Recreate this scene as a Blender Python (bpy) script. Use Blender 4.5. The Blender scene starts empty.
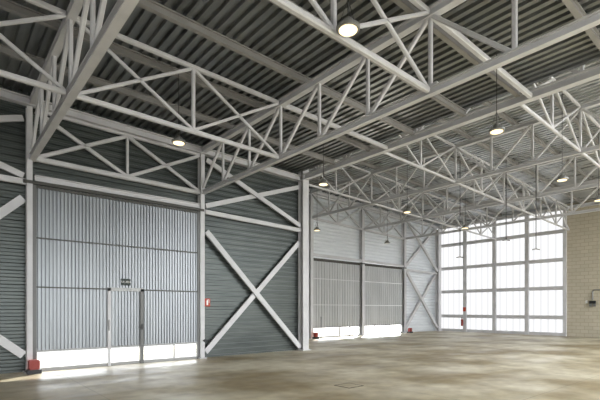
import bpy, bmesh, math, random
from mathutils import Vector, Matrix
random.seed(4)
scene = bpy.context.scene
COL = scene.collection

# ------------------------------------------------------------------ helpers
def mat(name, color, rough=.5, metal=0., spec=.5):
    m = bpy.data.materials.new(name); m.use_nodes = True
    b = m.node_tree.nodes['Principled BSDF']
    b.inputs['Base Color'].default_value = (*color, 1)
    b.inputs['Roughness'].default_value = rough
    b.inputs['Metallic'].default_value = metal
    b.inputs['Specular IOR Level'].default_value = spec
    return m

def vary(m, c0, c1, scale=3., detail=4., rough=None, stretch=(1, 1, 1), bump=0.):
    nt = m.node_tree; N = nt.nodes; L = nt.links; b = N['Principled BSDF']
    tc = N.new('ShaderNodeNewGeometry'); mp = N.new('ShaderNodeMapping'); mp.inputs['Scale'].default_value = stretch
    no = N.new('ShaderNodeTexNoise'); no.inputs['Scale'].default_value = scale; no.inputs['Detail'].default_value = detail
    cr = N.new('ShaderNodeValToRGB')
    cr.color_ramp.elements[0].position = .3; cr.color_ramp.elements[1].position = .7
    cr.color_ramp.elements[0].color = (*c0, 1); cr.color_ramp.elements[1].color = (*c1, 1)
    L.new(tc.outputs['Position'], mp.inputs[0]); L.new(mp.outputs[0], no.inputs['Vector'])
    L.new(no.outputs[0], cr.inputs[0]); L.new(cr.outputs[0], b.inputs['Base Color'])
    if rough:
        mr = N.new('ShaderNodeMapRange'); mr.inputs[3].default_value, mr.inputs[4].default_value = rough
        L.new(no.outputs[0], mr.inputs[0]); L.new(mr.outputs[0], b.inputs['Roughness'])
    if bump:
        bp = N.new('ShaderNodeBump'); bp.inputs['Strength'].default_value = bump
        L.new(no.outputs[0], bp.inputs['Height']); L.new(bp.outputs[0], b.inputs['Normal'])
    return m

def obj(name, bm, m, parent=None, smooth=False):
    me = bpy.data.meshes.new(name)
    bmesh.ops.recalc_face_normals(bm, faces=bm.faces[:])
    bm.to_mesh(me); bm.free(); me.materials.append(m)
    if smooth:
        for p in me.polygons: p.use_smooth = True
    o = bpy.data.objects.new(name, me); COL.objects.link(o)
    if parent:
        o.parent = parent
        o.matrix_parent_inverse = Matrix.Translation(-Vector(parent.location))
    return o

def thing(name, label, cat, loc=(0, 0, 0), group=None):
    o = bpy.data.objects.new(name, None); COL.objects.link(o)
    o.location = loc; o.empty_display_size = .1
    return tag(o, label, cat, group)

def tag(o, label, cat, group=None):
    o['label'] = label; o['category'] = cat
    if group: o['group'] = group
    return o

def sroot(name, loc=(0, 0, 0)):
    o = bpy.data.objects.new(name, None); COL.objects.link(o); o.location = loc
    o['kind'] = 'structure'; return o

def struct(name, bm, m):
    o = obj(name, bm, m); o['kind'] = 'structure'; return o

def box(bm, x0, x1, y0, y1, z0, z1):
    v = [bm.verts.new((x, y, z)) for x in (x0, x1) for y in (y0, y1) for z in (z0, z1)]
    for f in ((0, 1, 3, 2), (4, 6, 7, 5), (0, 4, 5, 1), (2, 3, 7, 6), (0, 2, 6, 4), (1, 5, 7, 3)):
        bm.faces.new([v[i] for i in f])
    return bm

def bxm(*a): return box(bmesh.new(), *a)

def prof(kind, w, h, t=None):
    a, b = w / 2, h / 2
    if kind == 'box': return [[(-a, -b), (a, -b), (a, b), (-a, b)]]
    if kind == 'H':      # upright I section
        t = t or .14 * h; s = .12 * w
        return [[(-a, -b), (a, -b), (a, -b + t), (s, -b + t), (s, b - t), (a, b - t), (a, b), (-a, b), (-a, b - t), (-s, b - t), (-s, -b + t), (-a, -b + t)]]
    if kind == 'tube':
        c = .18 * min(w, h)
        return [[(-a + c, -b), (a - c, -b), (a, -b + c), (a, b - c), (a - c, b), (-a + c, b), (-a, b - c), (-a, -b + c)]]
    if kind == 'round':
        return [[(a * math.cos(i * math.pi / 5), b * math.sin(i * math.pi / 5)) for i in range(10)]]

def bar(bm, p0, p1, w, h, kind='tube', up=(0, 0, 1)):
    p0, p1 = Vector(p0), Vector(p1); d = (p1 - p0).normalized(); up = Vector(up)
    if abs(d.dot(up)) > .98: up = Vector((1, 0, 0))
    s = d.cross(up).normalized(); u = s.cross(d).normalized()
    for pl in prof(kind, w, h):
        A = [bm.verts.new(p0 + s * x + u * y) for x, y in pl]
        B = [bm.verts.new(p1 + s * x + u * y) for x, y in pl]
        n = len(pl)
        for i in range(n): bm.faces.new((A[i], A[(i + 1) % n], B[(i + 1) % n], B[i]))
        bm.faces.new(A[::-1]); bm.faces.new(B)
    return bm

def barm(*a, **k): return bar(bmesh.new(), *a, **k)

def corr(bm, o, along, L, other, H, nrm, pitch, depth, frac=(.0, .32, .42, .82, .92)):
    """trapezoidal sheet: the profile runs along `along`, ribs run along `other`"""
    o, al, ot, nr = Vector(o), Vector(along), Vector(other), Vector(nrm)
    pts = []; n = int(math.ceil(L / pitch))
    for i in range(n + 1):
        for f, d in ((frac[0], 0), (frac[1], 0), (frac[2], 1), (frac[3], 1), (frac[4], 0)):
            s = (i + f) * pitch
            if s <= L: pts.append((s, d * depth))
    pts.append((L, pts[-1][1]))
    A = [bm.verts.new(o + al * s + nr * d) for s, d in pts]
    B = [bm.verts.new(o + al * s + nr * d + ot * H) for s, d in pts]
    for i in range(len(pts) - 1): bm.faces.new((A[i], A[i + 1], B[i + 1], B[i]))
    return bm

def lathe(bm, cx, cy, pts, n=24):
    rings = []
    for r, z in pts:
        rings.append([bm.verts.new((cx + r * math.cos(2 * math.pi * i / n), cy + r * math.sin(2 * math.pi * i / n), z)) for i in range(n)])
    for a, b in zip(rings, rings[1:]):
        for i in range(n): bm.faces.new((a[i], a[(i + 1) % n], b[(i + 1) % n], b[i]))
    bm.faces.new(rings[0][::-1]); bm.faces.new(rings[-1]); return bm

ORD = ['first', 'second', 'third', 'fourth', 'fifth', 'sixth', 'seventh', 'eighth', 'ninth', 'tenth', 'eleventh', 'twelfth', 'thirteenth', 'fourteenth', 'fifteenth', 'sixteenth']

# ------------------------------------------------------------------ materials
M_steel = vary(mat('painted_steel', (.5, .49, .47), .42), (.555, .55, .56), (.645, .64, .65), 2.2)
M_purl = vary(mat('purlin_steel', (.42, .4, .37), .45), (.25, .245, .235), (.32, .31, .295), 1.8)
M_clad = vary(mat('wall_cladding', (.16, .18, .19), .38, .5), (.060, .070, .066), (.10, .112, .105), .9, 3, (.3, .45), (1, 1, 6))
M_clad_lit = vary(mat('cladding_painted_lit', (.5, .53, .56), .38, .3), (.70, .73, .76), (.80, .83, .85), .9, 3, (.3, .45), (1, 1, 6))  # wall cladding again, grazing light from the glazing painted in as paleness
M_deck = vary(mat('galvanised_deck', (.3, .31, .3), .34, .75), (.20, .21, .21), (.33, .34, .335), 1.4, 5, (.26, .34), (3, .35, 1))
M_deck_glare = vary(mat('galvanised_deck_painted_glare', (.5, .5, .5), .3, .55), (.48, .50, .51), (.62, .63, .64), 1.4, 5, (.24, .32), (3, .35, 1))  # same metal as the low deck, reflected daylight put into a lighter colour
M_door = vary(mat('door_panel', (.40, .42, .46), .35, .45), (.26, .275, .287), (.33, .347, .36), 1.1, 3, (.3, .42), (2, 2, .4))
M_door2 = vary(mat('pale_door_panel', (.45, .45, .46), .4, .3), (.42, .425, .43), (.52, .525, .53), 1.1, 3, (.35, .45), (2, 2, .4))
M_rail = mat('dark_rail', (.07, .068, .06), .5, .3)
M_jamb = mat('galvanised_jamb', (.26, .26, .25), .4, .5)
M_djamb = mat('dark_jamb', (.13, .13, .125), .45, .4)
M_leak = mat('painted_light_leak', (.8, .8, .8), .5)
M_black = mat('black_plastic', (.015, .015, .017), .5)
M_red = mat('red_enamel', (.27, .018, .008), .4)
M_signred = mat('sign_red', (.45, .045, .015), .5)
M_signwhite = mat('sign_white', (.85, .85, .82), .5)
M_signgreen = mat('sign_green', (.004, .015, .01), .5)
M_roofskin = mat('outer_skin', (.3, .3, .3), .7)
M_asphalt = vary(mat('outside_ground', (.5, .5, .48), .8), (.52, .51, .49), (.62, .61, .59), .6)
M_apron = vary(mat('apron_asphalt', (.1, .1, .1), .8), (.085, .087, .09), (.12, .12, .12), .6)
M_cable = mat('dark_cable', (.03, .03, .03), .6)

def emis(name, color, s):
    m = bpy.data.materials.new(name); m.use_nodes = True; nt = m.node_tree
    nt.nodes.remove(nt.nodes['Principled BSDF'])
    e = nt.nodes.new('ShaderNodeEmission'); e.inputs[0].default_value = (*color, 1); e.inputs[1].default_value = s
    nt.links.new(e.outputs[0], nt.nodes['Material Output'].inputs[0]); return m
M_lamp = emis('lamp_glow', (1, .8, .48), 2.2)

def floor_mat():
    m = bpy.data.materials.new('polished_concrete'); m.use_nodes = True; nt = m.node_tree; N = nt.nodes; L = nt.links
    b = N['Principled BSDF']; g = N.new('ShaderNodeNewGeometry')
    def noise(sc, det, st=(1, 1, 1)):
        mp = N.new('ShaderNodeMapping'); mp.inputs['Scale'].default_value = st
        n = N.new('ShaderNodeTexNoise'); n.inputs['Scale'].default_value = sc; n.inputs['Detail'].default_value = det
        L.new(g.outputs['Position'], mp.inputs[0]); L.new(mp.outputs[0], n.inputs['Vector']); return n.outputs[0]
    n1, n2, n3 = noise(.45, 6), noise(2.6, 6), noise(.9, 4, (.5, 1.2, 1))
    r1 = N.new('ShaderNodeValToRGB'); e = r1.color_ramp.elements
    e[0].position = .38; e[0].color = (.30, .24, .14, 1); e[1].position = .62; e[1].color = (.62, .57, .44, 1)
    x = e.new(.5); x.color = (.45, .395, .275, 1)
    L.new(n1, r1.inputs[0])
    mx = N.new('ShaderNodeMix'); mx.data_type = 'RGBA'; mx.blend_type = 'OVERLAY'; mx.inputs[0].default_value = .45
    L.new(r1.outputs[0], mx.inputs['A']); L.new(n2, mx.inputs['B'])
    # saw-cut joints on the column grid
    sx = N.new('ShaderNodeSeparateXYZ'); L.new(g.outputs['Position'], sx.inputs[0])
    def joint(out, pitch, off):
        a = N.new('ShaderNodeMath'); a.operation = 'SUBTRACT'; L.new(out, a.inputs[0]); a.inputs[1].default_value = off
        p = N.new('ShaderNodeMath'); p.operation = 'PINGPONG'; L.new(a.outputs[0], p.inputs[0]); p.inputs[1].default_value = pitch / 2
        c = N.new('ShaderNodeMath'); c.operation = 'LESS_THAN'; L.new(p.outputs[0], c.inputs[0]); c.inputs[1].default_value = .007
        return c.outputs[0]
    j1, j2 = joint(sx.outputs[0], 4.7, 2.3), joint(sx.outputs[1], 4.32, 3.2)
    jm = N.new('ShaderNodeMath'); jm.operation = 'MAXIMUM'; L.new(j1, jm.inputs[0]); L.new(j2, jm.inputs[1])
    js = N.new('ShaderNodeMath'); js.operation = 'MULTIPLY'; js.inputs[1].default_value = .45; L.new(jm.outputs[0], js.inputs[0])
    m2 = N.new('ShaderNodeMix'); m2.data_type = 'RGBA'; m2.inputs['B'].default_value = (.09, .08, .06, 1)
    L.new(js.outputs[0], m2.inputs[0]); L.new(mx.outputs['Result'], m2.inputs['A']); L.new(m2.outputs['Result'], b.inputs['Base Color'])
    rr = N.new('ShaderNodeMapRange'); rr.inputs[1].default_value = .35; rr.inputs[2].default_value = .65
    rr.inputs[3].default_value = .34; rr.inputs[4].default_value = .6
    L.new(n3, rr.inputs[0]); L.new(rr.outputs[0], b.inputs['Roughness'])
    b.inputs['Specular IOR Level'].default_value = .5
    bp = N.new('ShaderNodeBump'); bp.inputs['Strength'].default_value = .12; bp.inputs['Distance'].default_value = .05
    L.new(n3, bp.inputs['Height']); L.new(bp.outputs[0], b.inputs['Normal'])
    return m

def block_mat():
    m = bpy.data.materials.new('concrete_block'); m.use_nodes = True; nt = m.node_tree; N = nt.nodes; L = nt.links
    b = N['Principled BSDF']; g = N.new('ShaderNodeNewGeometry'); s = N.new('ShaderNodeSeparateXYZ'); c = N.new('ShaderNodeCombineXYZ')
    L.new(g.outputs['Position'], s.inputs[0]); L.new(s.outputs[1], c.inputs[0]); L.new(s.outputs[2], c.inputs[1])
    t = N.new('ShaderNodeTexBrick'); t.inputs['Scale'].default_value = 1
    t.inputs['Brick Width'].default_value = .42; t.inputs['Row Height'].default_value = .21; t.inputs['Mortar Size'].default_value = .014
    t.inputs['Color1'].default_value = (.47, .425, .325, 1); t.inputs['Color2'].default_value = (.52, .47, .365, 1)
    t.inputs['Mortar'].default_value = (.38, .34, .26, 1)
    L.new(c.outputs[0], t.inputs[0]); L.new(t.outputs[0], b.inputs['Base Color']); b.inputs['Roughness'].default_value = .85
    bp = N.new('ShaderNodeBump'); bp.invert = True; bp.inputs['Strength'].default_value = .4; bp.inputs['Distance'].default_value = .01
    L.new(t.outputs['Fac'], bp.inputs['Height']); L.new(bp.outputs[0], b.inputs['Normal'])
    return m

def poly_mat():
    # back-lit multiwall polycarbonate: daylight comes through it, faint vertical flutes and sheets
    m = bpy.data.materials.new('lit_polycarbonate'); m.use_nodes = True; nt = m.node_tree; N = nt.nodes; L = nt.links
    nt.nodes.remove(N['Principled BSDF'])
    g = N.new('ShaderNodeNewGeometry'); s = N.new('ShaderNodeSeparateXYZ'); L.new(g.outputs['Position'], s.inputs[0])
    c = N.new('ShaderNodeMath'); c.operation = 'ADD'; L.new(s.outputs[0], c.inputs[0]); L.new(s.outputs[1], c.inputs[1])
    p = N.new('ShaderNodeMath'); p.operation = 'PINGPONG'; p.inputs[1].default_value = .21; L.new(c.outputs[0], p.inputs[0])
    mr = N.new('ShaderNodeMapRange'); mr.inputs[1].default_value = 0; mr.inputs[2].default_value = .12
    mr.inputs[3].default_value = .79; mr.inputs[4].default_value = 1.0; L.new(p.outputs[0], mr.inputs[0])
    mu = N.new('ShaderNodeMath'); mu.operation = 'MULTIPLY'; mu.inputs[1].default_value = POLY; L.new(mr.outputs[0], mu.inputs[0])
    e = N.new('ShaderNodeEmission'); e.inputs[0].default_value = (.985, .99, 1, 1); L.new(mu.outputs[0], e.inputs[1])
    L.new(e.outputs[0], N['Material Output'].inputs[0]); return m
POLY = 1.1
M_floor, M_block, M_poly = floor_mat(), block_mat(), poly_mat()

def mesh_mat():
    # fine welded wire mesh: opaque wires, open between
    m = bpy.data.materials.new('wire_mesh_metal'); m.use_nodes = True
    m.node_tree.nodes['Principled BSDF'].inputs['Base Color'].default_value = (.62, .63, .63, 1)
    return m
M_mesh = mesh_mat()

# ------------------------------------------------------------------ grid
XA, XB, XC, XD, XE, XF, XG = 1.8, 6.55, 10.86, 15.62, 19.82, 24.08, 28.44
XL = XA - 4.65; XLL = XL - 4.65
Y1, Y2 = 12.64, 17.50
K1, K2 = 12.80, 17.57          # truss node origin
MOD = 1.44
MOD1 = 1.43
YB1, YB2 = K1 - 12 * MOD1, K2 - 18 * MOD
def zt1(x): return 6.86 - .018 * (x - XA)
def zb1(x): return 5.46 - .012 * (x - XA)
def zt2(x): return 8.05 - .035 * (x - XD)
def zb2(x): return 6.64 - .030 * (x - XD)

# ------------------------------------------------------------------ ground and floor
struct('floor', bxm(XLL - .2, XG + .3, YB2 - .2, Y2 + .45, -.3, 0), M_floor)
g = bmesh.new(); box(g, -90, 120, -110, 110, -.5, -.31)
o = struct('ground', g, M_asphalt)
ap = bmesh.new()
box(ap, XLL, XC, Y1 + .46, Y1 + 30, -.3, -.02); box(ap, XC, XG, Y2 + .46, Y1 + 30, -.3, -.02)
struct('apron', ap, M_apron)

# ------------------------------------------------------------------ walls
CL1 = Y1 + .24      # inner face of the cladding, low hall
CL2 = Y2 + .24
UX, UY, UZ = Vector((1, 0, 0)), Vector((0, 1, 0)), Vector((0, 0, 1))
DT1, DT2 = 4.98, 4.52       # door heads
b = bmesh.new()
corr(b, (XB, CL1, 0), UZ, 7.0, UX, XC - XB, -UY, .18, .035)
corr(b, (XA, CL1, DT1 - .15), UZ, 7.0 - DT1 + .15, UX, XB - XA, -UY, .18, .035)
corr(b, (XLL, CL1, 0), UZ, 7.0, UX, XA - XLL, -UY, .18, .035)
box(b, XLL, XA, CL1 + .02, CL1 + .14, 0, 7.3); box(b, XB, XC, CL1 + .02, CL1 + .14, 0, 7.3)
box(b, XA, XB, CL1 + .02, CL1 + .14, DT1 - .05, 7.3)
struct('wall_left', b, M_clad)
b = bmesh.new()
corr(b, (XC, CL2, DT2 - .1), UZ, 8.3 - DT2, UX, XF - XC, -UY, .2, .035)
corr(b, (XC, CL2, 0), UZ, DT2, UX, XD - XC, -UY, .2, .035)
corr(b, (XF, CL2, 0), UZ, 8.2, UX, XG - XF, -UY, .2, .035)
box(b, XC, XG, CL2 + .02, CL2 + .14, DT2 - .05, 8.5); box(b, XC, XD, CL2 + .02, CL2 + .14, 0, DT2); box(b, XF, XG, CL2 + .02, CL2 + .14, 0, DT2)
struct('wall_rear', b, M_clad_lit)
# return wall between the low and the high hall, and the fascia above the low roof
b = bmesh.new()
corr(b, (XC, Y1 + .2, 0), UZ, 8.3, UY, Y2 - Y1 + .1, UX, .2, .035); box(b, XC - .14, XC - .02, Y1 + .2, Y2 + .3, 0, 8.5)
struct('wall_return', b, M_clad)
b = bmesh.new()
corr(b, (XC - .02, YB2, 7.12), UZ, 1.2, UY, Y1 + .2 - YB2, UX, .2, .03); box(b, XC - .16, XC - .04, YB2, Y1 + .2, 7.12, 8.5)
struct('trim_fascia', b, M_clad)
# unseen left end wall; its glowing band is added to light the trusses
b = bmesh.new(); box(b, XLL - .15, XLL, YB1, CL1, 0, 7.3); struct('wall_end', b, M_clad)
w = sroot('added_light_band', (XLL, 4, 4)); obj('translucent_panel', bxm(XLL + .01, XLL + .05, YB1 + .5, CL1 - .5, 1.6, 6.6), M_poly, w)
for y in (-2.2, .4, 3, 5.6, 8.2, 10.8): obj('mullion', bxm(XLL, XLL + .12, y - .08, y + .08, 1.5, 6.7), M_steel, w)
# unseen camera side: cladding round two openings added to let daylight in
b = bmesh.new()
box(b, XLL, XLL + .6, YB1 - .3, YB1 - .15, 0, 7.3); box(b, XLL, XC, YB1 - .3, YB1 - .15, 4.6, 7.3); box(b, XLL + .6, XL + 1.5, YB1 - .3, YB1 - .15, 0, 4.6)
box(b, XC - .5, XC, YB1 - .3, YB1 - .15, 0, 7.3)
struct('wall_right', b, M_clad)
b = bmesh.new()
box(b, XC - .1, XC + 1.2, YB2 - .3, YB2 - .15, 0, 8.5); box(b, XC, XG, YB2 - .3, YB2 - .15, 7.9, 8.5); box(b, XF + 1, XG, YB2 - .3, YB2 - .15, 0, 8.5)
box(b, XC - .15, XC, YB2 - .3, YB1 - .15, 0, 8.5)
struct('wall_near', b, M_clad)
YW = 9.26         # where glazing meets blockwork
b = bmesh.new(); box(b, XG - .02, XG + .28, YB2 - .15, YW - .16, 0, 8.02); struct('wall_far', b, M_block)
b = bmesh.new(); box(b, XG, XG + .3, YB2 - .15, YW - .16, 8.02, 8.4); struct('trim_1', b, M_rail)
b = bmesh.new(); box(b, XG + .03, XG + .3, YW - .16, Y2 + .4, 7.66, 8.2); struct('trim_2', b, M_clad_lit)

# ------------------------------------------------------------------ far translucent wall = window_1
w = sroot('window_1', (XG, 13, 0))
ztop = 7.62
obj('translucent_panel', bxm(XG + .06, XG + .10, YW, Y2 + .2, 0, ztop), M_poly, w)
zr = [.09, 1.11, 2.88, 4.58, 6.28]
for z in zr:
    obj('rail', barm((XG, YW - .02, z), (XG, Y2, z), .10, (.23 if z > .2 else .2), 'tube'), M_steel, w)
obj('rail', barm((XG, YW - .02, ztop), (XG, Y2, ztop), .12, .2, 'tube'), M_steel, w)
for y in (15.52, 13.42, 11.34):
    obj('mullion', bxm(XG - .1, XG + .05, y - .12, y + .12, 0, ztop + .3), M_steel, w)
obj('jamb', bxm(XG - .12, XG + .05, YW - .17, YW + .02, 0, 8.0), M_steel, w)

# ------------------------------------------------------------------ roofs
SKY1, SKY2 = -2.4, .1     # unseen roof behind these is left open to add daylight
def roof(name, x0, x1, y0, y1, zf, dz, m=None):
    b = bmesh.new(); L = x1 - x0; sl = (zf(x1) - zf(x0)) / L
    al = Vector((1, 0, sl)).normalized()
    corr(b, (x0, y0, zf(x0) + dz), al, L, UY, y1 - y0, UZ, .21, .075, (0, .40, .46, .86, .92))
    v = [b.verts.new(p) for p in ((x0, y0, zf(x0) + dz + .16), (x1, y0, zf(x1) + dz + .16), (x1, y1, zf(x1) + dz + .16), (x0, y1, zf(x0) + dz + .16))]
    b.faces.new(v)
    return struct(name, b, m or M_deck)
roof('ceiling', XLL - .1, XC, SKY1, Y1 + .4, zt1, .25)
roof('ceiling.001', XC - .1, XG + .3, SKY2, Y2 + .5, zt2, .25, M_deck_glare)

# ------------------------------------------------------------------ columns
def column(x, y, h, w, d, label, group=None, facing='y'):
    t = thing('steel_column', label, 'column', (x, y, 0), group)
    obj('shaft', colmesh(x, y, h, w, d), M_steel, t)
    bp = obj('base_plate', bxm(x - w / 2 - .06, x + w / 2 + .06, y - d / 2 - .06, y + d / 2 + .06, 0, .03), M_steel, t)
    for sx in (-1, 1):
        obj('bolt', lathe(bmesh.new(), x + sx * (w / 2 + .035), y - d / 2 - .035, [(.014, .03), (.014, .055), (.008, .06)], 6), M_jamb, bp)
    return t
def colmesh(x, y, h, w, d):
    # H section standing upright, flanges facing the hall (normal along Y)
    b = bmesh.new(); t = .022
    box(b, x - w / 2, x + w / 2, y - d / 2, y - d / 2 + t, .02, h)
    box(b, x - w / 2, x + w / 2, y + d / 2 - t, y + d / 2, .02, h)
    box(b, x - t / 2, x + t / 2, y - d / 2 + t, y + d / 2 - t, .02, h)
    return b
column(XA - .06, Y1 + .10, zt1(XA) - .12, .125, .22, 'pale steel column at the left jamb of the big near door')
column(XB - .02, Y1 + .10, zt1(XB) - .12, .14, .22, 'pale steel column between the big near door and the cross-braced bay')
column(XC + .04, Y1 + .06, zt2(XC) - .1, .30, .30, 'widest steel column, at the corner where the hall steps back')
column(XD - .02, Y2 + .06, zt2(XD) - .12, .2, .24, 'steel column at the left end of the distant double door')
column(XE, Y2 + .06, zt2(XE) - .12, .22, .24, 'steel column in the middle of the distant double door')
column(XF, Y2 + .06, zt2(XF) - .12, .22, .24, 'steel column between the distant door and the distant cross braces')
column(XG - .3, Y2 - .02, zt2(XG) - .1, .36, .3, 'steel column in the far corner beside the translucent wall')

# ------------------------------------------------------------------ trusses along Y
def main_truss(x, K, n, zt, zb, label, loc_y, wt, wb, pat, MOD=MOD):
    t = thing('roof_truss', label, 'roof truss', (x, K, zb), 'main trusses spanning the hall')
    y0, y1 = K, K - n * MOD
    obj('top_chord', barm((x, y0, zt), (x, y1, zt), wt, wt * 1.1, 'H'), M_steel, t)
    obj('bottom_chord', barm((x, y0, zb), (x, y1, zb), wb, wb * 1.1, 'H'), M_steel, t)
    for k in range(1, n):
        y = K - k * MOD
        obj('vertical_web', barm((x, y, zb + wb / 2), (x, y, zt - wt / 2), .07, .07, 'tube'), M_steel, t)
    for k in range(n):
        kk = k if k < n // 2 else n - 1 - k
        up = pat(kk)                    # True: bottom k -> top k+1 on the first half
        if k >= n // 2: up = not up
        ya, yb = K - k * MOD, K - (k + 1) * MOD
        a, c = (zb + wb * .5, zt - wt * .5) if up else (zt - wt * .5, zb + wb * .5)
        obj('diagonal_web', barm((x, ya - .05, a), (x, yb + .05, c), .075, .075, 'tube', up=(1, 0, 0)), M_steel, t)
    for k in range(0, n + 1, 3):
        y = K - k * MOD
        if k in (0, n): continue
        obj('gusset_plate', bxm(x - .06, x + .06, y - .16, y + .16, zb + wb * .5, zb + wb * .5 + .05), M_steel, t)
    return t
patL = lambda k: True
patU = lambda k: (k % 3) != 0 if k < 3 else (k % 3) in (1, 2)
main_truss(XA, K1, 12, zt1(XA), zb1(XA), 'nearest main roof truss, steeply foreshortened at top left above the door jamb', 0, .14, .14, patL, MOD1)
main_truss(XB, K1, 12, zt1(XB), zb1(XB), 'second main roof truss, crossing the photo centre from the door column to the upper right', 0, .15, .115, patL, MOD1)
main_truss(XC, K2, 18, zt2(XC), 6.74, 'high truss whose lower beam edges the low roof from the corner column', 0, .14, .19, patU)
main_truss(XD, K2, 18, zt2(XD), zb2(XD), 'first full truss of the tall hall, beyond the edge beam', 0, .15, .12, patU)
main_truss(XE, K2, 18, zt2(XE), zb2(XE), 'middle truss of the tall hall, above the centre column of the distant door', 0, .15, .12, patU)
main_truss(XF, K2, 18, zt2(XF), zb2(XF), 'farthest main truss, just before the translucent wall', 0, .15, .12, patU)

# ------------------------------------------------------------------ girders along X
def girder(xa, xb, y, zt, zb, label, wc=.09, bottom=True, grp='lattice girders between the trusses', bw=None, web=.062):
    t = thing('lattice_girder', label, 'girder', ((xa + xb) / 2, y, zb(xa)), grp)
    g = .085; a, c = xa + g, xb - g; m = (a + c) / 2
    bw = bw or wc
    obj('top_chord', barm((a, y, zt(a)), (c, y, zt(c)), wc, wc), M_steel, t)
    obj('bottom_chord', barm((a, y, zb(a)), (c, y, zb(c)), bw, bw), M_steel, t)
    obj('vertical_web', barm((m, y, zb(m)), (m, y, zt(m)), .075, .075), M_steel, t)
    up = (0, 1, 0); dT, dB = -wc * .3, wc * .3
    for p, q in (((a, zt(a) + dT), (m, zb(m) + dB)), ((a, zb(a) + dB), (m, zt(m) + dT)), ((m, zt(m) + dT), (c, zb(c) + dB)), ((m, zb(m) + dB), (c, zt(c) + dT))):
        obj('diagonal_web', barm((p[0], y, p[1]), (q[0], y, q[1]), web, web, 'tube', up=up), M_steel, t)
    return t
lowrow = ['above the near door wall', 'first row in from the near door wall', 'second row in from the near door wall', 'third row in from the near door wall']
for j in (1, 2, 3):
    y = K1 - 4.29 * j
    girder(XA, XB, y, zt1, zb1, 'cross-webbed girder between the two near trusses, ' + lowrow[j])
    girder(XL, XA, y, zt1, zb1, 'cross-webbed girder left of the nearest truss, ' + lowrow[j])
    o = obj('tie_beam', barm((XB + .1, y, zt1(XB)), (XC - .1, y, zt1(XC) + .0), .11, .11), M_steel)
    tag(o, 'pale tie beam from the second truss to the low roof edge, ' + lowrow[j], 'beam', 'tie beams under the low roof')
# wall girder above the near door
girder(XA, XB, Y1 + .10, lambda x: zt1(x) - .15, zb1, 'cross-webbed wall girder directly above the big near door', .09, grp='wall girders', bw=.13, web=.1)
girder(XD, XE, Y2 + .06, lambda x: zt2(x) - .1, zb2, 'wall girder above the left leaf of the distant door', .1, grp='wall girders', bw=.12, web=.1)
girder(XE, XF, Y2 + .06, lambda x: zt2(x) - .1, zb2, 'wall girder above the right leaf of the distant door', .1, grp='wall girders', bw=.12, web=.1)
bays = [(XC, XD, 'between the roof edge and the first tall truss'), (XD, XE, 'between the first and middle tall trusses'), (XE, XF, 'between the middle and farthest tall trusses'), (XF, XG - .1, 'from the farthest truss to the translucent wall')]
rows = ['row nearest the distant door', 'second row from that door', 'third row from that door', 'fourth row from that door']
for (xa, xb, s) in bays:
    for j in (1, 2, 3):
        y = K2 - 4.32 * j
        girder(xa, xb, y, zt2, zb2, 'girder %s, %s' % (s, rows[j - 1]), .08)
# end wall top beam
tag(obj('end_beam', barm((XG - .12, Y2 + .1, zt2(XG)), (XG - .12, YB2, zt2(XG)), .16, .2, 'H'), M_steel), 'steel beam along the roof above the translucent wall and blockwork', 'beam')

# ------------------------------------------------------------------ purlins
lowY = [10.85, 9.22, 7.52, 5.9, 4.5, 2.6, .9, -.8, -2.5]
for i, y in enumerate(lowY):
    b = barm((XLL + .1, y, zt1(XLL) + .165), (XC - .1, y, zt1(XC) + .165), .10, .16, 'H')
    tag(obj('roof_purlin', b, M_purl), '%s purlin of the low dark roof, counted from the near door wall' % ORD[i], 'purlin', 'purlins under the low roof')
tag(obj('eaves_beam', barm((XLL + .1, Y1 + .08, zt1(XLL) + .02), (XC - .15, Y1 + .08, zt1(XC) - .0), .2, .2, 'H'), M_steel), 'deep pale eaves beam along the top of the near door wall', 'beam')
hiY = [16.1, 14.6, 12.95, 11.45, 9.9, 8.3, 6.65, 5.1, 3.4, 1.7, 0, -1.7, -3.4, -5.1, -6.8]
for i, y in enumerate(hiY):
    b = barm((XC + .1, y, zt2(XC) + .165), (XG - .05, y, zt2(XG) + .165), .10, .16, 'H')
    tag(obj('roof_purlin', b, M_purl), '%s purlin of the tall bright roof, counted from the distant door wall' % ORD[i], 'purlin', 'purlins under the tall roof')
tag(obj('eaves_beam', barm((XC + .2, Y2 + .06, zt2(XC) + .05), (XG - .05, Y2 + .06, zt2(XG) + .05), .18, .18, 'H'), M_steel), 'eaves beam along the top of the distant door wall', 'beam')

# ------------------------------------------------------------------ wall bracing and struts
def brace(p, q, wd, label, group, dp=.03):
    b = bmesh.new()
    P, Q = Vector(p), Vector(q); dd = (Q - P).normalized(); s = Vector((0, 1, 0)); u = dd.cross(s).normalized()
    pl = [(-dp, -wd / 2), (dp, -wd / 2), (dp, wd / 2), (-dp, wd / 2)]
    A = [b.verts.new(P + s * x + u * y) for x, y in pl]; B = [b.verts.new(Q + s * x + u * y) for x, y in pl]
    for i in range(4): b.faces.new((A[i], A[(i + 1) % 4], B[(i + 1) % 4], B[i]))
    b.faces.new(A[::-1]); b.faces.new(B)
    return tag(obj('diagonal_brace', b, M_steel), label, 'brace', group)
yb = Y1 + .02
def xbay(xa, xb, y, zl, zu, zlo, where, wl, wu, grp, dp=.03):
    a, c = xa + .13, xb - .17
    brace((a, y, zl[0]), (c, y, zl[1]), wl, 'lower diagonal brace %s, falling to the right' % where, grp, dp)
    brace((a, y + .01 + dp * 2, zlo[0]), (c, y + .01 + dp * 2, zlo[1]), wl, 'lower diagonal brace %s, rising to the right' % where, grp, dp)
    brace((a, y, zu[0]), (c, y, zu[1]), wu, 'upper diagonal brace %s, falling to the right' % where, grp, dp)
    brace((a, y + .01 + dp * 2, zu[2]), (c, y + .01 + dp * 2, zu[3]), wu, 'upper diagonal brace %s, rising to the right' % where, grp, dp)
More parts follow.
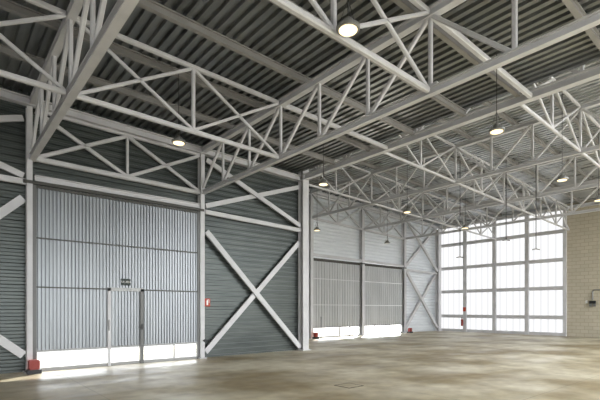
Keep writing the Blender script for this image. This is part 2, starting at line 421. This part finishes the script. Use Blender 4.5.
xbay(XB, XC, yb, (4.15, .12), (6.5, 4.85, 5.0, 6.36), (.2, 4.2), 'of the bay right of the big near door', .18, .15, 'braces of the near solid bay')
tag(obj('wall_strut', barm((XB + .09, yb + .05, 4.80), (XC - .1, yb + .05, 4.68), .1, .15), M_steel), 'horizontal strut between the two crosses right of the near door', 'strut')
xbay(XL, XA - .02, yb, (4.15, .45), (6.5, 4.95, 5.0, 6.42), (.2, 4.4), 'of the bay left of the big near door', .2, .15, 'braces left of the near door')
tag(obj('wall_strut', barm((XL, yb + .05, 4.85), (XA - .1, yb + .05, 4.82), .1, .15), M_steel), 'horizontal strut at the left photo edge beside the near door', 'strut')
yb2 = Y2 - .04
xbay(XF, XG - .3, yb2, (4.15, .25), (7.7, 4.4, 4.5, 7.5), (.25, 4.15), 'in the far corner bay', .2, .17, 'braces of the far corner bay', .07)
tag(obj('wall_strut', barm((XF + .1, yb2 + .05, 4.30), (XG - .45, yb2 + .05, 4.22), .1, .15), M_steel), 'horizontal strut between the two crosses in the far corner bay', 'strut')

# ------------------------------------------------------------------ near hangar door = door_1
def wire_mesh(x0, x1, y, z0, z1, dx, dz, r):
    b = bmesh.new(); n = int((x1 - x0) / dx)
    for i in range(1, n):
        x = x0 + (x1 - x0) * i / n; box(b, x - r, x + r, y - r, y + r, z0, z1)
    n = int((z1 - z0) / dz)
    for i in range(1, n):
        z = z0 + (z1 - z0) * i / n; box(b, x0, x1, y + r, y + 3 * r, z - r, z + r)
    return b
d = sroot('door_1', ((XA + XB) / 2, Y1 + .08, 0))
yd = Y1 + .10; x0, x1 = XA + .09, XB - .16
wx0, wx1 = 3.62, 4.63          # wicket door
def ribs(b, a, c, z0, z1, y=yd, p=.088, dep=.03): corr(b, (a, y, z0), UX, c - a, UZ, z1 - z0, -UY, p, dep, (0, .3, .42, .72, .84)); return b
b = bmesh.new(); ribs(b, x0, x1, 2.2, 4.93); ribs(b, x0, wx0, .54, 2.2); ribs(b, wx1, x1, .54, 2.2)
box(b, x0, x1, yd + .01, yd + .04, 2.2, 4.96); box(b, x0, wx0, yd + .01, yd + .04, .54, 2.2); box(b, wx1, x1, yd + .01, yd + .04, .54, 2.2)
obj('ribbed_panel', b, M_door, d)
for z, h in ((3.43, .035), (2.17, .035), (4.74, .06)):
    obj('door_rail', bxm(x0, x1, yd - .05, yd + .05, z - h / 2, z + h / 2), M_rail, d)
obj('door_rail', bxm(x0, wx0, yd - .045, yd + .05, .50, .55), M_jamb, d); obj('door_rail', bxm(wx1, x1, yd - .045, yd + .05, .50, .55), M_jamb, d)
obj('sill', bxm(x0, x1, yd - .03, yd + .06, 0, .09), M_jamb, d)
obj('jamb', bxm(XA + .01, XA + .10, yd - .05, yd + .05, .0, 4.80), M_djamb, d)
obj('jamb', bxm(XB - .18, XB - .09, yd - .05, yd + .05, .0, 4.80), M_djamb, d)
obj('jamb', bxm(XA + .08, XA + .11, yd - .08, yd - .05, .0, .6), M_jamb, d)
for x in (5.6,):
    obj('strip_post', bxm(x - .022, x + .022, yd - .02, yd + .03, .09, .5), M_jamb, d)
obj('mesh_strip', wire_mesh(x0, wx0, yd, .09, .5, .075, .075, .0022), M_mesh, d)
obj('mesh_strip', wire_mesh(wx1, x1, yd, .09, .5, .075, .075, .0022), M_mesh, d)
wk = obj('wicket_door', ribs(bmesh.new(), wx0 + .09, wx1 - .09, .54, 2.12, yd + .0), M_door, d)
obj('mesh_strip', wire_mesh(wx0 + .08, wx1 - .08, yd, .1, .5, .075, .075, .0022), M_mesh, wk)
obj('wicket_frame', bxm(wx0, wx0 + .08, yd - .07, yd + .05, 0, 2.2), M_steel, wk)
obj('wicket_frame', bxm(wx1 - .1, wx1, yd - .07, yd + .05, 0, 2.2), M_djamb, wk)
obj('wicket_frame', bxm(wx0, wx1, yd - .07, yd + .05, 2.12, 2.22), M_jamb, wk)
obj('wicket_rail', bxm(wx0 + .08, wx1 - .1, yd - .03, yd + .03, .5, .56), M_jamb, wk)
hb = bmesh.new(); box(hb, wx1 - .075, wx1 - .03, yd - .1, yd - .07, 1.0, 1.16); box(hb, wx1 - .16, wx1 - .05, yd - .135, yd - .115, 1.07, 1.09); box(hb, wx1 - .07, wx1 - .05, yd - .13, yd - .1, 1.065, 1.095)
obj('door_handle', hb, M_black, wk)
b = bmesh.new(); box(b, wx0 + .015, wx0 + .05, yd - .1, yd - .07, 1.0, 1.3); obj('door_closer', b, M_jamb, wk)
tb = bmesh.new(); box(tb, XA - .2, XB + .02, Y1 - .03, Y1 + .03, 4.78, 4.86); box(tb, XA - .2, XB + .02, Y1 + .03, Y1 + .12, 4.83, 4.86)
tag(obj('door_track', tb, M_rail), 'dark sliding track along the head of the big near door', 'door track')
lb = barm((XA + .06, Y1 + .08, 4.95), (XB - .1, Y1 + .08, 4.95), .16, .15, 'H')
tag(obj('lintel_beam', lb, M_steel), 'pale lintel beam directly above the track of the big near door', 'beam')

# ------------------------------------------------------------------ distant doors = door_2, door_3
def far_door(n, a, c, posts):
    d = sroot('door_%d' % n, ((a + c) / 2, Y2 + .1, 0)); y = Y2 + .12
    b = ribs(bmesh.new(), a, c, .58, 4.33, y, .21, .03); box(b, a, c, y + .01, y + .04, .58, 4.33)
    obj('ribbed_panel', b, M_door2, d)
    for z in (3.32, 1.85): obj('door_rail', bxm(a, c, y - .045, y - .01, z - .02, z + .02), M_leak if n == 3 else M_steel, d)  # right leaf: rails whitened to paint daylight leaking through the door
    obj('door_rail', bxm(a, c, y - .05, y + .03, 4.3, 4.38), M_rail, d)
    obj('door_rail', bxm(a, c, y - .045, y + .03, .55, .6), M_jamb, d)
    obj('sill', bxm(a, c, y - .02, y + .05, 0, .07), M_jamb, d)
    obj('jamb', bxm(a - .05, a + .03, y - .06, y + .04, 0, 4.35), M_jamb, d); obj('jamb', bxm(c - .03, c + .05, y - .06, y + .04, 0, 4.35), M_jamb, d)
    for x in posts: obj('strip_post', bxm(x - .035, x + .035, y - .02, y + .03, .07, .57), M_jamb, d)
    obj('mesh_strip', wire_mesh(a, c, y, .07, .55, .11, .11, .002), M_mesh, d)
far_door(2, XD + .14, XE - .16, (17.9, 18.8)); far_door(3, XE + .16, XF - .16, (21.1, 22.6))
b = barm((XD + .1, Y2 + .0, 4.62), (XF - .11, Y2 + .0, 4.52), .14, .14, 'H')
tag(obj('lintel_beam', b, M_steel), 'pale lintel beam along the head of the distant double door', 'beam')
b = bxm(XD + .1, XF + .1, Y2 - .08, Y2 - .03, 4.36, 4.43)
tag(obj('door_track', b, M_rail), 'dark sliding track along the head of the distant double door', 'door track')

# ------------------------------------------------------------------ signs
def text(name, s, size, loc, m, parent, ext=.002):
    cu = bpy.data.curves.new(name, 'FONT'); cu.body = s; cu.size = size; cu.align_x = 'CENTER'; cu.align_y = 'CENTER'; cu.extrude = ext
    t = bpy.data.objects.new('tmp', cu); COL.objects.link(t)
    dg = bpy.context.evaluated_depsgraph_get(); me = bpy.data.meshes.new_from_object(t.evaluated_get(dg))
    bpy.data.objects.remove(t)
    me.transform(Matrix.Translation(loc) @ Matrix.Rotation(math.pi / 2, 4, 'X'))
    me.materials.clear(); me.materials.append(m)
    o = bpy.data.objects.new(name, me); COL.objects.link(o); o.parent = parent; o.matrix_parent_inverse = Matrix.Translation(-Vector(parent.location))
    return o
sx, sz = 4.12, 2.39; ys = yd - .05
t = thing('exit_sign', 'small dark green exit sign with white letters above the wicket door', 'sign', (sx, ys, sz - .1))
obj('sign_plate', bxm(sx - .13, sx + .13, ys - .012, ys + .018, sz - .095, sz + .095), M_signgreen, t)
text('sign_text', 'SALIDA', .085, (sx, ys - .014, sz), M_signwhite, t)
sx, sz, ys = 6.80, 1.83, CL1 - .045
t = thing('fire_sign', 'small square red fire extinguisher sign on the cladding beside the near door', 'sign', (sx, ys, sz - .12))
obj('sign_plate', bxm(sx - .1, sx + .1, ys - .01, ys + .012, sz - .13, sz + .13), M_signred, t)
b = bmesh.new(); box(b, sx - .035, sx + .025, ys - .014, ys - .01, sz - .09, sz + .05); box(b, sx - .02, sx + .01, ys - .014, ys - .01, sz + .05, sz + .09)
box(b, sx + .01, sx + .05, ys - .014, ys - .01, sz + .075, sz + .095); box(b, sx + .05, sx + .065, ys - .014, ys - .01, sz - .02, sz + .095)
obj('pictogram', b, M_signwhite, t)

# red boxes at the feet of columns
def redbox(x, y, w, label):
    t = thing('door_stop_box', label, 'box', (x, y, 0), 'red boxes at the column feet')
    b = bxm(x - w, x + w, y - .1, y + .1, .1, .34); bmesh.ops.bevel(b, geom=b.edges[:], offset=.02, segments=2, affect='EDGES')
    obj('housing', b, M_red, t)
    obj('base', bxm(x - w - .03, x + w + .03, y - .13, y + .13, 0, .1), M_black, t)
    b = bxm(x - w - .04, x - w + .02, y - .14, y - .09, .02, .1); obj('foot', b, M_black, t)
redbox(XA - .0, Y1 - .22, .12, 'bright red box with a black base at the foot of the left door column')
redbox(XD - .02, Y2 - .35, .10, 'dull red box on the floor just beyond the corner column')
redbox(XF + .16, Y2 - .3, .13, 'small dark red box below the right end of the distant door')
t = thing('thin_post', 'thin dark upright post beside the dull red box at the distant door', 'post', (XD + .22, Y2 - .6, 0))
obj('rod', barm((XD + .14, Y2 - .6, 0), (XD + .14, Y2 - .6, 1.2), .035, .035, 'round'), M_cable, t); obj('foot', bxm(XD + .06, XD + .22, Y2 - .68, Y2 - .52, 0, .02), M_cable, t)

# lock / chain on column B
t = thing('door_latch', 'small black latch with two loops low on the column right of the near door', 'latch', (XB + .06, Y1 - .05, .55))
for dx in (-.05, .12):
    b = bmesh.new(); R, r = .045, .012; n, m = 14, 6; vs = [[b.verts.new((XB + .1 + dx + (R + r * math.cos(2 * math.pi * j / m)) * math.cos(2 * math.pi * i / n), Y1 - .04 + r * math.sin(2 * math.pi * j / m), .58 + (R + r * math.cos(2 * math.pi * j / m)) * math.sin(2 * math.pi * i / n))) for j in range(m)] for i in range(n)]
    for i in range(n):
        for j in range(m): b.faces.new((vs[i][j], vs[(i + 1) % n][j], vs[(i + 1) % n][(j + 1) % m], vs[i][(j + 1) % m]))
    obj('loop', b, M_black, t, True)
obj('bracket', bxm(XB - .02, XB + .2, Y1 - .03, Y1 - .012, .56, .6), M_black, t)

# extinguisher on the mullion post
y = 15.66; x = XG - .2
t = thing('fire_extinguisher', 'red fire extinguisher hung low on the leftmost mullion of the translucent wall', 'fire extinguisher', (x, y, .4))
obj('cylinder', lathe(bmesh.new(), x, y, [(.05, .42), (.075, .44), (.075, .82), (.06, .88), (.025, .93), (.025, .96)], 16), M_red, t, False)
b = bxm(x - .07, x + .07, y - .015, y + .015, .96, 1.0); obj('handle', b, M_black, t)
obj('hose', barm((x - .03, y, .98), (x - .1, y, .55), .02, .02, 'round'), M_black, t)
y2 = 15.52
o = obj('wall_sign', bxm(XG - .125, XG - .105, y2 - .11, y2 + .11, 1.45, 1.75), M_signred); tag(o, 'small red sign on the leftmost mullion above the fire extinguisher', 'sign')

# conduit and switch box on the blockwork
x = XG - .065
t = thing('wall_socket_box', 'dark socket box with two plugs on the blockwork wall at the right edge', 'socket box', (x, 7.75, 1.8))
obj('housing', bxm(x - .08, XG - .02, 7.62, 7.92, 1.92, 2.08), M_black, t)
for yy in (7.67, 7.87): obj('socket', bxm(x - .09, XG - .02, yy - .05, yy + .05, 1.76, 1.92), M_jamb, t)
c = bmesh.new(); bar(c, (x, 7.77, 2.12), (x, 7.77, 2.62), .07, .07, 'round'); bar(c, (x, 7.77, 2.62), (x, 7.70, 2.7), .07, .07, 'round'); bar(c, (x, 7.70, 2.7), (x, 4.0, 2.7), .07, .07, 'round')
tag(obj('conduit', c, M_jamb), 'thin grey conduit running up and right from the socket box', 'conduit')
c = bxm(x - .0, XG - .02, 8.02, 8.12, 1.95, 2.1); tag(obj('wall_plate', c, M_signwhite), 'tiny pale plate on the blockwork left of the socket box', 'plate')

# floor hatch
hx, hy = 6.55, 6.17
t = thing('floor_hatch', 'small square hatch cover set in the concrete floor', 'hatch', (hx, hy, 0))
fb = bmesh.new()
for s in (-1, 1):
    box(fb, hx + s * .21 - .012, hx + s * .21 + .012, hy - .22, hy + .22, 0, .004); box(fb, hx - .2, hx + .2, hy + s * .21 - .012, hy + s * .21 + .012, 0, .004)
obj('frame', fb, M_rail, t); obj('cover', bxm(hx - .198, hx + .198, hy - .198, hy + .198, 0, .003), M_floor, t)

# ------------------------------------------------------------------ lamps
def lamp(x, y, z, ztop, label, lit=True):
    t = thing('pendant_lamp', label, 'lamp', (x, y, z), 'round high bay lamps')
    obj('cable', barm((x, y, z + .16), (x, y, ztop), .014, .014, 'round'), M_cable, t)
    hs = obj('housing', lathe(bmesh.new(), x, y, [(.145, z), (.16, z + .01), (.16, z + .045), (.12, z + .06), (.07, z + .13), (.03, z + .17)]), M_jamb, t)
    obj('lens', lathe(bmesh.new(), x, y, [(.118, z - .012), (.125, z - .004), (.125, z + .0)]), M_lamp if lit else M_signwhite, hs)
    for q in range(3):
        a = q * 2.094 + .4
        obj('hanger_wire', barm((x + .13 * math.cos(a), y + .13 * math.sin(a), z + .05), (x, y, z + .42), .008, .008, 'round'), M_cable, t)
    if not lit: return
    li = bpy.data.lights.new('lamp_light', 'SPOT'); li.energy = 45; li.color = (1, .84, .6); li.spot_size = 2.4; li.spot_blend = .6; li.shadow_soft_size = .12
    lo = bpy.data.objects.new('lamp_light', li); COL.objects.link(lo); lo.location = (x, y, z - .04)
    lo.parent = t; lo.matrix_parent_inverse = Matrix.Translation(-Vector(t.location))
lamp(4.2, 3.97, 5.36, 6.98, 'brightest lamp, top centre of the photo between the near trusses')
lamp(4.12, 9.12, 5.35, 6.98, 'lit round lamp in front of the near door wall girder')
lamp(8.95, 4.18, 5.34, 6.98, 'lit lamp right of centre, below the low roof beyond the second truss')
lamp(8.75, 9.28, 5.33, 6.98, 'lit lamp just right of the corner column top')
lamp(13.75, 4.52, 5.34, 8.2, 'lit lamp in the tall hall, above the blockwork wall')
lamp(13.75, 9.88, 5.34, 8.2, 'lit lamp on a long cable in front of the first tall truss')
lamp(13.6, 14.86, 5.33, 8.2, 'small lit lamp in front of the distant door, left end')
lamp(17.9, 9.77, 5.22, 8.1, 'small lit lamp seen against the translucent wall')
lamp(17.55, 4.62, 5.4, 8.1, 'lamp at the right photo edge against the blockwork')
lamp(18.9, 14.9, 5.25, 8.1, 'unlit pendant lamp in front of the right leaf of the distant door', False)
def hanger(x, y, z, label):
    t = thing('hanging_rod', label, 'hanging rod', (x, y, z), 'thin hangers before the translucent wall')
    obj('rod', barm((x, y, z), (x, y, 7.9), .032, .032, 'round'), M_cable, t)
    b = bmesh.new(); sd = Vector((.7624, -.647, 0)); P = Vector((x, y, z))
    bar(b, P - sd * .15 - UZ * .03, P, .06, .05, 'round'); bar(b, P, P + sd * .15 - UZ * .03, .06, .05, 'round'); obj('crossbar', b, M_jamb, t)
hanger(16.8, 9.4, 3.82, 'lowest and leftmost thin rod with crossbar before the translucent wall')
hanger(18.2, 8.1, 4.53, 'middle thin rod with crossbar, before the translucent wall')
hanger(19.2, 7.3, 4.15, 'rightmost thin rod with crossbar, before the translucent wall')

# ------------------------------------------------------------------ light
wd = bpy.data.worlds.new('sky'); scene.world = wd; wd.use_nodes = True
bg = wd.node_tree.nodes['Background']; bg.inputs[0].default_value = (.93, .965, 1, 1); bg.inputs[1].default_value = 7.4
sl = bpy.data.lights.new('sun', 'SUN'); sl.energy = 22; sl.angle = .009; sl.color = (1, .95, .86)
so = bpy.data.objects.new('sun', sl); COL.objects.link(so)
so.rotation_euler = Vector((-.85, -.62, -.225)).to_track_quat('-Z', 'Y').to_euler()

# ------------------------------------------------------------------ camera
cd = bpy.data.cameras.new('camera'); cam = bpy.data.objects.new('camera', cd); COL.objects.link(cam); scene.camera = cam
cd.sensor_width = 36; cd.lens = 426.3 / 600 * 36; cd.shift_x = -.0018; cd.shift_y = 109.3 / 600
cam.location = (0, 0, 1.6); cam.rotation_euler = (math.pi / 2, 0, math.radians(-40.32))
cd.clip_end = 400
vs = scene.view_settings; vs.view_transform = 'Standard'; vs.look = 'None'; vs.exposure = 0; vs.gamma = 1; vs.use_curve_mapping = False
scene.cycles.max_bounces = 10; scene.cycles.diffuse_bounces = 6; scene.cycles.use_denoising = True
